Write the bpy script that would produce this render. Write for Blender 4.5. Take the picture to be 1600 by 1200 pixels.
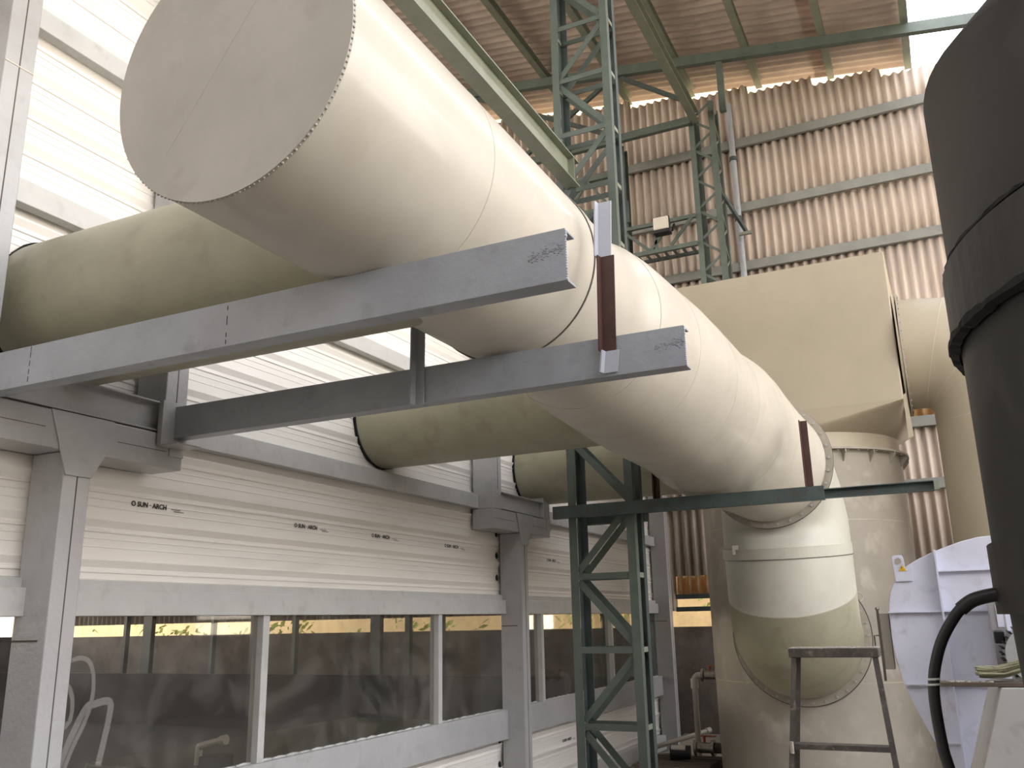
import bpy, bmesh, math, random
from mathutils import Vector, Matrix
random.seed(7)
PI = math.pi
C = bpy.context.scene
for o in list(bpy.data.objects):
    bpy.data.objects.remove(o)

# ------------------------------------------------------------------ camera
YAW, PITCH, ROLL, FPX = -0.447079, 0.261090, -0.0216436, 1387.1
def cam_axes():
    cy, sy, cp, sp = math.cos(YAW), math.sin(YAW), math.cos(PITCH), math.sin(PITCH)
    fwd = Vector((sy*cp, cy*cp, sp)); r = Vector((cy, -sy, 0)); u = r.cross(fwd)
    return r*math.cos(ROLL)+u*math.sin(ROLL), -r*math.sin(ROLL)+u*math.cos(ROLL), fwd
R_, U_, F_ = cam_axes()
cam = bpy.data.cameras.new('camera'); co = bpy.data.objects.new('camera', cam)
C.collection.objects.link(co); C.camera = co
co.matrix_world = Matrix(((R_.x, U_.x, -F_.x, 0), (R_.y, U_.y, -F_.y, 0), (R_.z, U_.z, -F_.z, 1.7), (0, 0, 0, 1)))
cam.sensor_fit = 'HORIZONTAL'; cam.sensor_width = 36.0; cam.lens = 36.0*FPX/1600.0
cam.clip_start = 0.05; cam.clip_end = 300

# ------------------------------------------------------------------ world and light
W = bpy.data.worlds.new('sky'); C.world = W; W.use_nodes = True
nt = W.node_tree; nt.nodes.clear()
out = nt.nodes.new('ShaderNodeOutputWorld'); bg = nt.nodes.new('ShaderNodeBackground')
tc = nt.nodes.new('ShaderNodeTexCoord'); sep = nt.nodes.new('ShaderNodeSeparateXYZ')
rmp = nt.nodes.new('ShaderNodeValToRGB')
nt.links.new(tc.outputs['Generated'], sep.inputs[0]); nt.links.new(sep.outputs['Z'], rmp.inputs[0])
e = rmp.color_ramp.elements
e[0].position = 0.0; e[0].color = (1.0, 0.88, 0.74, 1)
e[1].position = 0.30; e[1].color = (0.96, 0.94, 0.95, 1)
e3 = e.new(0.75); e3.color = (0.56, 0.60, 0.68, 1)
nt.links.new(rmp.outputs[0], bg.inputs[0]); bg.inputs[1].default_value = 5.0
nt.links.new(bg.outputs[0], out.inputs[0])
C.view_settings.view_transform = 'Standard'; C.view_settings.look = 'None'
C.view_settings.gamma = 1; C.view_settings.use_curve_mapping = False
C.view_settings.exposure = 0.6

# ------------------------------------------------------------------ materials
def mat(name, col, rough=0.5, var=0.12, scale=3.0, bump=0.0, bscale=60.0, metal=0.0, col2=None, stretch=(1, 1, 1), stain=None, stain_amt=0.3, spec=0.5, coat=0.0):
    m = bpy.data.materials.new(name); m.use_nodes = True
    n = m.node_tree.nodes; l = m.node_tree.links; b = n['Principled BSDF']
    b.inputs['Roughness'].default_value = rough; b.inputs['Metallic'].default_value = metal
    b.inputs['Specular IOR Level'].default_value = spec; b.inputs['Coat Weight'].default_value = coat
    t = n.new('ShaderNodeTexCoord'); mp = n.new('ShaderNodeMapping'); mp.inputs['Scale'].default_value = stretch
    l.new(t.outputs['Object'], mp.inputs[0])
    ns = n.new('ShaderNodeTexNoise'); ns.inputs['Scale'].default_value = scale; ns.inputs['Detail'].default_value = 6; ns.inputs['Roughness'].default_value = 0.65
    l.new(mp.outputs[0], ns.inputs[0])
    r = n.new('ShaderNodeValToRGB')
    c2 = col2 or tuple(max(0, c*(1-2*var)) for c in col)
    r.color_ramp.elements[0].position = 0.3; r.color_ramp.elements[0].color = (*c2, 1)
    r.color_ramp.elements[1].position = 0.7; r.color_ramp.elements[1].color = (*[min(1, c*(1+var*0.4)) for c in col], 1)
    l.new(ns.outputs[0], r.inputs[0]); last = r.outputs[0]
    if stain:
        n2 = n.new('ShaderNodeTexNoise'); n2.inputs['Scale'].default_value = scale*2.7; n2.inputs['Detail'].default_value = 9; n2.inputs['Distortion'].default_value = 0.35
        l.new(mp.outputs[0], n2.inputs[0])
        r2 = n.new('ShaderNodeValToRGB'); r2.color_ramp.elements[0].position = 0.56; r2.color_ramp.elements[0].color = (0, 0, 0, 1)
        r2.color_ramp.elements[1].position = 0.74; r2.color_ramp.elements[1].color = (stain_amt,)*3+(1,)
        l.new(n2.outputs[0], r2.inputs[0])
        mx = n.new('ShaderNodeMix'); mx.data_type = 'RGBA'
        l.new(r2.outputs[0], mx.inputs['Factor']); l.new(last, mx.inputs[6]); mx.inputs[7].default_value = (*stain, 1)
        last = mx.outputs[2]
    l.new(last, b.inputs['Base Color'])
    if bump:
        n3 = n.new('ShaderNodeTexNoise'); n3.inputs['Scale'].default_value = bscale; n3.inputs['Detail'].default_value = 3
        l.new(mp.outputs[0], n3.inputs[0])
        bp = n.new('ShaderNodeBump'); bp.inputs['Strength'].default_value = bump; bp.inputs['Distance'].default_value = 0.01
        l.new(n3.outputs[0], bp.inputs['Height']); l.new(bp.outputs[0], b.inputs['Normal'])
    return m
M = {}
M['duct'] = mat('cream duct paint', (0.57, 0.53, 0.445), 0.38, 0.07, 1.6, 0.06, 9, stain=(0.36, 0.27, 0.19), stain_amt=0.25, coat=0.15)
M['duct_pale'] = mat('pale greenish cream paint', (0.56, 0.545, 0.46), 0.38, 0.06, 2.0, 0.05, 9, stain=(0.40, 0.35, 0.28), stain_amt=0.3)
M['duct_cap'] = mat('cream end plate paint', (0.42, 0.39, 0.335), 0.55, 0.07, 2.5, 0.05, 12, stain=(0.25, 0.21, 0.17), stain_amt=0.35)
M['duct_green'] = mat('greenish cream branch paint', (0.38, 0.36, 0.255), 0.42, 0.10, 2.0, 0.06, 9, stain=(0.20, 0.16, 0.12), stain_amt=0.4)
M['tank'] = mat('dusty cream tank paint', (0.40, 0.36, 0.295), 0.6, 0.12, 1.4, 0.1, 8, stain=(0.62, 0.57, 0.48), stain_amt=0.5)
M['tank_box'] = mat('cream plenum paint', (0.43, 0.375, 0.275), 0.5, 0.06, 1.0, 0.05, 6, stain=(0.40, 0.33, 0.24), stain_amt=0.3)
M['seam'] = mat('dark seam', (0.10, 0.085, 0.065), 0.7)
M['weld'] = mat('pale weld bead', (0.60, 0.55, 0.44), 0.45)
M['line'] = mat('welded seam line', (0.50, 0.45, 0.35), 0.5)
M['grey'] = mat('grey gloss paint', (0.42, 0.42, 0.42), 0.32, 0.06, 3.0, 0.22, 45, stain=(0.22, 0.21, 0.2), stain_amt=0.25, coat=0.1)
M['beam'] = mat('beam grey paint', (0.36, 0.38, 0.41), 0.42, 0.08, 4.0, 0.12, 70, stain=(0.14, 0.14, 0.145), stain_amt=0.3)
M['pale'] = mat('pale grey rail paint', (0.50, 0.50, 0.485), 0.45, 0.06, 4.0, 0.06, 40, stain=(0.30, 0.28, 0.25), stain_amt=0.35)
M['spatter'] = mat('weld spatter', (0.21, 0.22, 0.24), 0.35)
M['primer_white'] = mat('pale blue grey paint', (0.50, 0.52, 0.58), 0.5, 0.1)
M['brown'] = mat('rust brown primer', (0.075, 0.030, 0.022), 0.5, 0.2, 10, 0.1, 60)
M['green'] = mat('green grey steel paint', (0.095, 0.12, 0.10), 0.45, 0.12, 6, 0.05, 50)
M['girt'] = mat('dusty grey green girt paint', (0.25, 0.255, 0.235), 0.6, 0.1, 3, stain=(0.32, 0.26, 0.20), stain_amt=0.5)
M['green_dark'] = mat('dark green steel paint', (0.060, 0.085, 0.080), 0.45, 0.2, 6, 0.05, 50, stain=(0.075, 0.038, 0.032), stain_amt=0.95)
M['green_lit'] = mat('green steel paint lit tone', (0.23, 0.25, 0.19), 0.4, 0.1, 6)  # steel green lightened, brightness of lit faces put into the colour
M['sheet'] = mat('white ribbed sheet', (0.83, 0.80, 0.75), 0.38, 0.03, 1.5, stretch=(1, 0.3, 2), stain=(0.55, 0.52, 0.46), stain_amt=0.3)
M['cement'] = mat('fibre cement', (0.60, 0.52, 0.45), 0.85, 0.22, 1.6, 0.3, 90, stretch=(1, 1, 0.25), col2=(0.47, 0.39, 0.325), stain=(0.36, 0.28, 0.22), stain_amt=0.45)
M['roof'] = mat('roof fibre cement', (0.62, 0.51, 0.43), 0.85, 0.2, 1.2, 0.25, 60, col2=(0.42, 0.34, 0.28))
M['concrete'] = mat('concrete', (0.20, 0.165, 0.14), 0.9, 0.25, 2.0, 0.3, 30, stain=(0.1, 0.075, 0.06), stain_amt=0.6)
M['floor'] = mat('floor concrete', (0.33, 0.29, 0.24), 0.85, 0.2, 1.2, 0.2, 30)
M['darkwall'] = mat('dark plinth and annex shade', (0.035, 0.032, 0.03), 0.9, 0.2)
M['black'] = mat('black duct coating', (0.014, 0.013, 0.012), 0.5, 0.3, 2.2, 0.12, 8, stain=(0.10, 0.09, 0.08), stain_amt=0.35)
M['blackband'] = mat('black band coating', (0.022, 0.021, 0.020), 0.5, 0.25, 5, 0.2, 20)
M['sealant'] = mat('black sealant', (0.006, 0.006, 0.006), 0.8)
M['fan'] = mat('pale grey fan paint', (0.68, 0.69, 0.79), 0.42, 0.03, 5, 0.03, 40, stain=(0.30, 0.29, 0.30), stain_amt=0.35)
M['fan_low'] = mat('pale fan base paint', (0.50, 0.49, 0.47), 0.5, 0.06, 3, stain=(0.13, 0.12, 0.12), stain_amt=0.5)
M['rubber'] = mat('black rubber', (0.012, 0.012, 0.013), 0.45)
M['tape'] = mat('white tape', (0.6, 0.6, 0.57), 0.6)
M['ladder'] = mat('dusty ladder steel', (0.085, 0.072, 0.062), 0.6, 0.3, 12, 0.2, 60, stain=(0.25, 0.22, 0.19), stain_amt=0.7)
M['ladder_top'] = mat('dusty ladder tread', (0.42, 0.39, 0.34), 0.75, 0.2, 14, 0.5, 120)
M['wood'] = mat('weathered wood', (0.13, 0.10, 0.075), 0.85, 0.25, 3, 0.3, 30, stretch=(0.3, 3, 3))
M['rope'] = mat('straw rope', (0.36, 0.35, 0.22), 0.85, 0.2, 20, 0.4, 90)
M['pvc'] = mat('white plastic pipe', (0.55, 0.52, 0.46), 0.4, 0.08)
M['chrome'] = mat('plated valve metal', (0.38, 0.35, 0.31), 0.28, 0.2, 20, metal=0.8)
M['red'] = mat('orange red enamel', (0.42, 0.09, 0.03), 0.45, 0.1)
M['yellow'] = mat('yellow sticker', (0.80, 0.47, 0.02), 0.5, 0.02)
M['ink'] = mat('black ink', (0.02, 0.02, 0.02), 0.6, 0.02)
M['lamp_face'] = mat('frosted lamp glass', (0.62, 0.58, 0.50), 0.35, 0.05)
M['ochre'] = mat('added ochre glow backdrop', (0.95, 0.76, 0.44), 0.8, 0.1)
M['leaf'] = mat('yellow green leaves', (0.42, 0.46, 0.10), 0.7, 0.3, 4, col2=(0.10, 0.17, 0.03))
M['ground'] = mat('pale sandy ground', (0.55, 0.47, 0.34), 0.9, 0.15, 0.6)
M['guard'] = mat('perforated guard metal', (0.45, 0.45, 0.50), 0.4, 0.1)
M['seal'] = mat('black foam closure', (0.01, 0.01, 0.01), 0.9)
def amber():
    m = bpy.data.materials.new('amber translucent sheet'); m.use_nodes = True
    n = m.node_tree.nodes; l = m.node_tree.links; b = n['Principled BSDF']
    b.inputs['Base Color'].default_value = (0.40, 0.27, 0.14, 1); b.inputs['Roughness'].default_value = 0.6
    t = n.new('ShaderNodeBsdfTranslucent'); t.inputs[0].default_value = (0.50, 0.30, 0.12, 1)
    mx = n.new('ShaderNodeMixShader'); mx.inputs[0].default_value = 0.35
    l.new(b.outputs[0], mx.inputs[1]); l.new(t.outputs[0], mx.inputs[2]); l.new(mx.outputs[0], n['Material Output'].inputs[0]); return m
M['amber'] = amber()
def glass():
    m = bpy.data.materials.new('dusty window glass'); m.use_nodes = True
    n = m.node_tree.nodes; l = m.node_tree.links; n.clear()
    o = n.new('ShaderNodeOutputMaterial'); tr = n.new('ShaderNodeBsdfTransparent'); tr.inputs[0].default_value = (0.80, 0.79, 0.76, 1)
    gl = n.new('ShaderNodeBsdfGlossy'); gl.inputs['Roughness'].default_value = 0.03
    df = n.new('ShaderNodeBsdfDiffuse'); df.inputs[0].default_value = (0.45, 0.43, 0.40, 1)
    lw = n.new('ShaderNodeLayerWeight'); pw = n.new('ShaderNodeMath'); pw.operation = 'POWER'; pw.inputs[1].default_value = 4.0
    fr = n.new('ShaderNodeMath'); fr.operation = 'MULTIPLY_ADD'; fr.inputs[1].default_value = 0.9; fr.inputs[2].default_value = 0.035
    l.new(lw.outputs['Facing'], pw.inputs[0]); l.new(pw.outputs[0], fr.inputs[0])
    m1 = n.new('ShaderNodeMixShader'); l.new(fr.outputs[0], m1.inputs[0]); l.new(tr.outputs[0], m1.inputs[1]); l.new(gl.outputs[0], m1.inputs[2])
    t = n.new('ShaderNodeTexCoord'); ns = n.new('ShaderNodeTexNoise'); ns.inputs['Scale'].default_value = 2.3; ns.inputs['Detail'].default_value = 10; ns.inputs['Distortion'].default_value = 1.5
    l.new(t.outputs['Object'], ns.inputs[0]); r = n.new('ShaderNodeValToRGB')
    r.color_ramp.elements[0].position = 0.42; r.color_ramp.elements[0].color = (0.03, 0.03, 0.03, 1)
    r.color_ramp.elements[1].position = 0.80; r.color_ramp.elements[1].color = (0.14, 0.14, 0.14, 1)
    l.new(ns.outputs[0], r.inputs[0]); m2 = n.new('ShaderNodeMixShader')
    l.new(r.outputs[0], m2.inputs[0]); l.new(m1.outputs[0], m2.inputs[1]); l.new(df.outputs[0], m2.inputs[2]); l.new(m2.outputs[0], o.inputs[0]); return m
M['glass'] = glass()

# ------------------------------------------------------------------ mesh helpers
def frame_for(d):
    d = Vector(d).normalized(); up = Vector((0, 0, 1)) if abs(d.z) < 0.95 else Vector((0, 1, 0))
    a = up.cross(d).normalized(); b = d.cross(a).normalized(); return a, b, d
class MB:
    def __init__(s): s.bm = bmesh.new()
    def verts(s, pts): return [s.bm.verts.new(p) for p in pts]
    def face(s, vs, smooth=False):
        try: f = s.bm.faces.new(vs); f.smooth = smooth; return f
        except ValueError: return None
    def box(s, x0, x1, y0, y1, z0, z1):
        v = s.verts([(x, y, z) for x in (x0, x1) for y in (y0, y1) for z in (z0, z1)])
        for q in ((0, 1, 3, 2), (4, 6, 7, 5), (0, 4, 5, 1), (2, 3, 7, 6), (0, 2, 6, 4), (1, 5, 7, 3)): s.face([v[i] for i in q])
        return s
    def prism(s, poly, p0, p1, a, b):
        """polygon (u, v) in axes a, b, extruded from p0 to p1"""
        p0, p1, a, b = map(Vector, (p0, p1, a, b)); n = len(poly)
        A = s.verts([p0+a*u+b*v for u, v in poly]); B = s.verts([p1+a*u+b*v for u, v in poly])
        for i in range(n): s.face([A[i], A[(i+1) % n], B[(i+1) % n], B[i]])
        s.face(A[::-1]); s.face(B); return s
    def bar(s, p0, p1, w, h, up=None):
        d = (Vector(p1)-Vector(p0)).normalized(); a, b, _ = frame_for(d)
        if up: b = (Vector(up)-d*Vector(up).dot(d)).normalized(); a = b.cross(d).normalized()
        return s.prism([(-w/2, -h/2), (w/2, -h/2), (w/2, h/2), (-w/2, h/2)], p0, p1, a, b)
    def angle(s, p0, p1, a, b, w=0.06, t=0.007):
        """L section: legs along a and b from the heel at the axis"""
        return s.prism([(0, 0), (w, 0), (w, t), (t, t), (t, w), (0, w)], p0, p1, a, b)
    def channel(s, p0, p1, a, b, web, fl, t=0.009):
        """C section: web along b starting at 0 to web, flanges along a"""
        return s.prism([(0, 0), (fl, 0), (fl, t), (t, t), (t, web-t), (fl, web-t), (fl, web), (0, web)], p0, p1, a, b)
    def sweep(s, pts, radii, normals=None, seg=64, caps=(True, True), smooth=True, ref=(0, 0, 1), breaks=()):
        pts = [Vector(p) for p in pts]; n = len(pts)
        if not hasattr(radii, '__len__'): radii = [radii]*n
        rings = []; pa = None
        for i in range(n):
            d = Vector(normals[i]).normalized() if normals else ((pts[min(i+1, n-1)]-pts[max(i-1, 0)]).normalized())
            if pa is None:
                r = Vector(ref)
                if abs(r.dot(d)) > 0.95: r = Vector((1, 0, 0))
                a = r.cross(d).normalized()
            else: a = (pa-d*pa.dot(d)).normalized()
            pa = a; b = d.cross(a)
            rings.append([pts[i]+(a*math.cos(2*PI*k/seg)+b*math.sin(2*PI*k/seg))*radii[i] for k in range(seg)])
        prev = None
        for i, rg in enumerate(rings):
            cur = s.verts(rg)
            if prev:
                for k in range(seg): s.face([prev[k], prev[(k+1) % seg], cur[(k+1) % seg], cur[k]], smooth)
            elif caps[0]: s.face(s.verts(rg)[::-1])
            prev = cur
            if i in breaks: prev = s.verts(rg)
            if i == n-1 and caps[1]: s.face(s.verts(rg))
        return s
    def ringplate(s, c, nrm, r0, r1, t, seg=64):
        c = Vector(c); a, b, d = frame_for(nrm)
        L = []
        for r, o in ((r0, -t/2), (r1, -t/2), (r1, t/2), (r0, t/2)):
            L.append(s.verts([c+d*o+(a*math.cos(2*PI*k/seg)+b*math.sin(2*PI*k/seg))*r for k in range(seg)]))
        for j in range(4):
            A, B = L[j], L[(j+1) % 4]
            for k in range(seg): s.face([A[k], A[(k+1) % seg], B[(k+1) % seg], B[k]])
        return s
    def ball(s, c, r, sub=2, sc=(1, 1, 1)):
        g = bmesh.ops.create_icosphere(s.bm, subdivisions=sub, radius=r)
        for v in g['verts']: v.co = Vector((v.co.x*sc[0]+c[0], v.co.y*sc[1]+c[1], v.co.z*sc[2]+c[2]))
        for v in g['verts']:
            for f in v.link_faces: f.smooth = True
        return s
    def build(s, name, m, parent=None, bevel=0.0):
        bmesh.ops.recalc_face_normals(s.bm, faces=s.bm.faces[:])
        me = bpy.data.meshes.new(name); s.bm.to_mesh(me); s.bm.free(); me.materials.append(m)
        o = bpy.data.objects.new(name, me); C.collection.objects.link(o)
        if parent: o.parent = parent; o.matrix_parent_inverse = Matrix.Translation(-Vector(parent.location)) if parent.type == 'EMPTY' else Matrix()
        if bevel:
            bv = o.modifiers.new('bevel', 'BEVEL'); bv.width = bevel; bv.segments = 2; bv.limit_method = 'ANGLE'
        return o
def tag(o, label=None, cat=None, group=None, kind=None):
    if label: o['label'] = label
    if cat: o['category'] = cat
    if group: o['group'] = group
    if kind: o['kind'] = kind
    return o
def thing(name, loc, label, cat, group=None):
    o = bpy.data.objects.new(name, None); o.location = loc; o.empty_display_size = 0.1
    C.collection.objects.link(o); return tag(o, label, cat, group)
def bolts(c, nrm, r, n, size, parent, side, start=0.0, skip=None, m='tank'):
    c = Vector(c); a, b, d = frame_for(nrm)
    for k in range(n):
        t = 2*PI*k/n+start; p = c+(a*math.cos(t)+b*math.sin(t))*r
        if skip and skip(p): continue
        MB().sweep([p, p+d*side*size*0.9], size, seg=6, smooth=False).build('bolt', M[m], parent)

# ================================================================== SETTING
XW = -3.785          # inner face of the white sheet wall
# floor and ground
tag(MB().box(-18, 9, -7, 14.3, -0.1, 0).build('floor', M['floor']), kind='structure')
tag(MB().box(-60, 60, -60, 80, -0.2, -0.11).build('ground', M['ground']), kind='structure')

# white ribbed wall (profile runs in z, sheet runs along y)
def rib_profile(z0, z1):
    pts = []; z = z0
    pts.append((0, z0))
    k = math.floor(z0/0.1965)-1
    while k*0.1965 < z1+0.1:
        b = k*0.1965+0.0565
        for dz, dx in ((-.122, 0), (-.120, .003), (-.117, .003), (-.115, 0), (-.082, 0), (-.080, .003), (-.077, .003), (-.075, 0), (-.050, 0), (-.046, .008), (-.038, .008), (-.034, .002), (-.022, .002), (.012, .020), (.018, .020), (.021, 0)):
            if z0 < b+dz < z1: pts.append((dx, b+dz))
        k += 1
    pts.append((0, z1)); return pts
def sheet(name, y0, y1, z0, z1, parent, x=XW):
    mb = MB(); pr = rib_profile(z0, z1)
    A = mb.verts([(x-0.004+dx, y0, z) for dx, z in pr]); B = mb.verts([(x-0.004+dx, y1, z) for dx, z in pr])
    for i in range(len(pr)-1): mb.face([A[i], B[i], B[i+1], A[i+1]])
    A2 = mb.verts([(x-0.02, y0, z0), (x-0.02, y0, z1)]); B2 = mb.verts([(x-0.02, y1, z0), (x-0.02, y1, z1)])
    mb.face([A2[0], A2[1], B2[1], B2[0]])
    mb.face([A[0], A2[0], B2[0], B[0]]); mb.face([A[-1], B[-1], B2[1], A2[1]])
    return mb.build(name, M['sheet'], parent)
wl = tag(sheet('wall_left', -3.0, 12.75, 1.90, 5.9, None), kind='structure')
sheet('lower_cladding', -3.0, 12.75, 0.02, 0.70, wl)
for (z0, z1) in ((2.675, 2.80), (3.65, 3.77), (4.585, 4.70), (5.55, 5.66)):
    for (a, b) in ((-3.0, 2.163), (2.307, 3.238), (3.382, 6.973), (7.117, 8.048), (8.192, 12.33)):
        MB().box(XW+0.016, -3.70, a, b, z0, z1).build('girt', M['pale'], wl, 0.004)
for (a, b) in ((-3.0, 2.715), (2.81, 7.515), (7.62, 12.33)):
    MB().box(XW-0.02, -3.70, a, b, 1.765, 1.89).build('window_head_rail', M['pale'], wl, 0.004)
    MB().box(XW-0.01, -3.735, a+0.02, b-0.02, 1.89, 1.935).build('flashing_strip', M['pale'], wl)
    MB().box(XW-0.02, -3.70, a, b, 0.70, 0.945).build('window_sill_rail', M['grey'], wl, 0.004)
MB().box(XW-0.02, -3.70, 7.62, 12.5, 0.02, 0.20).build('bottom_rail', M['pale'], wl, 0.004)
# foam closures where the sheets meet the columns
for yy, zz in ((7.47, (2.0, 2.6)), (7.47, (0.0, 0.68))):
    mb = MB(); z = zz[0]+0.06
    while z < zz[1]: mb.ball((XW+0.006, yy, z+0.03), 0.022, 1, (0.6, 0.8, 1.5)); z += 0.2
    mb.build('foam_closure', M['seal'], wl)
# printed marks on the sheets
def text_mesh(body, size, name, m, parent, mw):
    cu = bpy.data.curves.new(name, 'FONT'); cu.body = body; cu.size = size; cu.extrude = 0.0004; cu.offset = 0.0011; cu.align_x = 'LEFT'
    to = bpy.data.objects.new(name+'_tmp', cu); C.collection.objects.link(to)
    dg = bpy.context.evaluated_depsgraph_get(); dg.update()
    me = bpy.data.meshes.new_from_object(to.evaluated_get(dg)); bpy.data.objects.remove(to)
    me.transform(mw); me.materials.clear(); me.materials.append(m)
    o = bpy.data.objects.new(name, me); C.collection.objects.link(o)
    if parent: o.parent = parent; o.matrix_parent_inverse = Matrix.Translation(-Vector(parent.location))
    return o
RX = Matrix(((0, 0, 1, 0), (1, 0, 0, 0), (0, 1, 0, 0), (0, 0, 0, 1)))
for y, z in ((3.29, 2.322), (4.59, 2.318), (5.46, 2.318), (6.52, 2.312), (8.64, 2.30), (9.75, 2.30), (8.90, 0.50)):
    o = text_mesh('O SUN \u00b7 ARCH', 0.036, 'printed_mark', M['ink'], wl, Matrix.Translation((XW+0.0015, y, z)) @ RX)
    mb = MB(); mb.box(XW, XW+0.0012, y+0.27, y+0.335, z+0.004, z+0.007); mb.box(XW, XW+0.0012, y+0.29, y+0.36, z-0.006, z-0.003)
    mb.build('printed_line', M['ink'], wl)

# windows
wins = [(-3.0, 0.3), (0.36, 2.70), (2.82, 4.265), (4.325, 6.31), (6.365, 7.50), (7.64, 8.30), (8.355, 10.33), (10.385, 12.3)]
for i, (a, b) in enumerate(wins):
    w = tag(bpy.data.objects.new('window_%d' % (i+1), None), kind='structure'); C.collection.objects.link(w); w.location = (XW, a, 0.945)
    MB().box(XW+0.022, XW+0.026, a, b, 0.94, 1.77).build('pane', M['glass'], w)
    if i not in (1, 4, 7): MB().box(XW-0.01, -3.715, b, b+0.057, 0.945, 1.765).build('mullion', M['pale'], w, 0.003)
    mb = MB()
    for k in range(int((b-a)/0.12)):
        mb.ball((XW+0.03, a+0.06+k*0.12, 0.946), 0.012, 1, (0.8, 6, random.uniform(0.5, 1.1)))
    mb.build('sealant_bead', M['pale'], w)
    if i == 2:      # white paint strokes on the glass
        def stroke(pts, wd):
            m_ = MB(); L = []
            P2 = []
            for q in range(len(pts)-1):
                for t in range(6):
                    t_ = t/6; p0 = pts[max(q-1, 0)]; p1 = pts[q]; p2 = pts[q+1]; p3 = pts[min(q+2, len(pts)-1)]
                    P2.append(tuple(0.5*((2*p1[j])+(-p0[j]+p2[j])*t_+(2*p0[j]-5*p1[j]+4*p2[j]-p3[j])*t_**2+(-p0[j]+3*p1[j]-3*p2[j]+p3[j])*t_**3) for j in (0, 1)))
            P2.append(pts[-1])
            for q, p in enumerate(P2):
                d = Vector((P2[min(q+1, len(P2)-1)][0]-P2[max(q-1, 0)][0], P2[min(q+1, len(P2)-1)][1]-P2[max(q-1, 0)][1])).normalized()
                L.append(m_.verts([(XW+0.0275, p[0]-d.y*wd/2, p[1]+d.x*wd/2), (XW+0.0275, p[0]+d.y*wd/2, p[1]-d.x*wd/2)]))
            for q in range(len(L)-1): m_.face([L[q][0], L[q][1], L[q+1][1], L[q+1][0]])
            m_.build('paint_smear', M['smear'], w)
        sm = bpy.data.materials.new('thin white smear'); sm.use_nodes = True
        n = sm.node_tree.nodes; l = sm.node_tree.links; b_ = n['Principled BSDF']; b_.inputs['Base Color'].default_value = (0.6, 0.58, 0.54, 1); b_.inputs['Alpha'].default_value = 0.22
        M['smear'] = sm
        stroke([(2.83, 1.515), (2.92, 1.52), (3.02, 1.57), (3.10, 1.56), (3.14, 1.47), (3.13, 1.33), (3.06, 1.18), (3.00, 1.03)], 0.022)
        stroke([(2.83, 1.40), (2.92, 1.44), (2.98, 1.47), (3.03, 1.40), (3.03, 1.30), (2.98, 1.27), (2.90, 1.30), (2.84, 1.34)], 0.022)
        stroke([(2.99, 1.10), (3.10, 1.33), (3.16, 1.36), (3.24, 1.365), (3.25, 1.30), (3.21, 1.08)], 0.035)

# back wall of fibre cement sheets, above the low concrete wall
YB = 14.1
wb = tag(MB().box(-18, 9, YB, YB+0.15, 0, 1.56).build('wall_back', M['concrete']), kind='structure')
def roof_z(x): return 10.50-0.155*x
def corrug_back(x0, x1, z0f, z1f, y, m, name='corrugated_course', pitch=0.141, amp=0.040):
    mb = MB(); n = int((x1-x0)/pitch*8); prev = None
    for i in range(n+1):
        x = x0+(x1-x0)*i/n; yy = y+amp*math.cos(2*PI*x/pitch)
        cur = mb.verts([(x, yy, z0f(x)), (x, yy-0.03 if False else yy, z1f(x)), (x, yy+0.007, z0f(x)), (x, yy+0.007, z1f(x))])
        if prev:
            mb.face([prev[0], cur[0], cur[1], prev[1]], True); mb.face([prev[2], prev[3], cur[3], cur[2]], True)
            mb.face([prev[0], prev[2], cur[2], cur[0]]); mb.face([prev[1], cur[1], cur[3], prev[3]])
        prev = cur
    return mb.build(name, m, wb)
cw = lambda c: (lambda x: c)
def top_step(x):
    xs = -18+1.06*math.floor((x+18)/1.06); return roof_z(xs+1.06)-0.20
corrug_back(-18, 9, cw(9.40), top_step, YB-0.02, M['cement'])
corrug_back(-18, 9, cw(8.22), cw(9.48), YB-0.035, M['cement'])
corrug_back(-18, 9, cw(7.15), cw(8.30), YB-0.02, M['cement'])
corrug_back(-18, 9, cw(4.78), cw(7.25), YB-0.035, M['cement'])
corrug_back(-0.9, 9, cw(4.46), cw(4.80), YB-0.02, M['amber'], 'amber_sheet')
corrug_back(-18, -0.9, cw(4.46), cw(4.84), YB-0.02, M['cement'])
corrug_back(-3.95, 9, cw(2.33), cw(4.46), YB-0.035, M['cement'])
corrug_back(-18, -3.95, cw(1.80), cw(4.46), YB-0.035, M['cement'])
corrug_back(-3.95, 9, cw(2.04), cw(2.33), YB-0.02, M['amber'], 'amber_sheet')
for z in (9.42, 8.23, 7.19, 6.0, 4.77, 4.31, 3.4):
    MB().box(-18, 9, YB-0.15, YB-0.078, z, z+0.155).build('girt', M['girt'], wb, 0.006)
MB().box(-3.95, 9, YB-0.10, YB-0.04, 1.98, 2.05).build('girt', M['green_dark'], wb)
MB().box(-3.95, 9, YB-0.10, YB-0.04, 1.79, 1.86).build('girt', M['green_dark'], wb)

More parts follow.
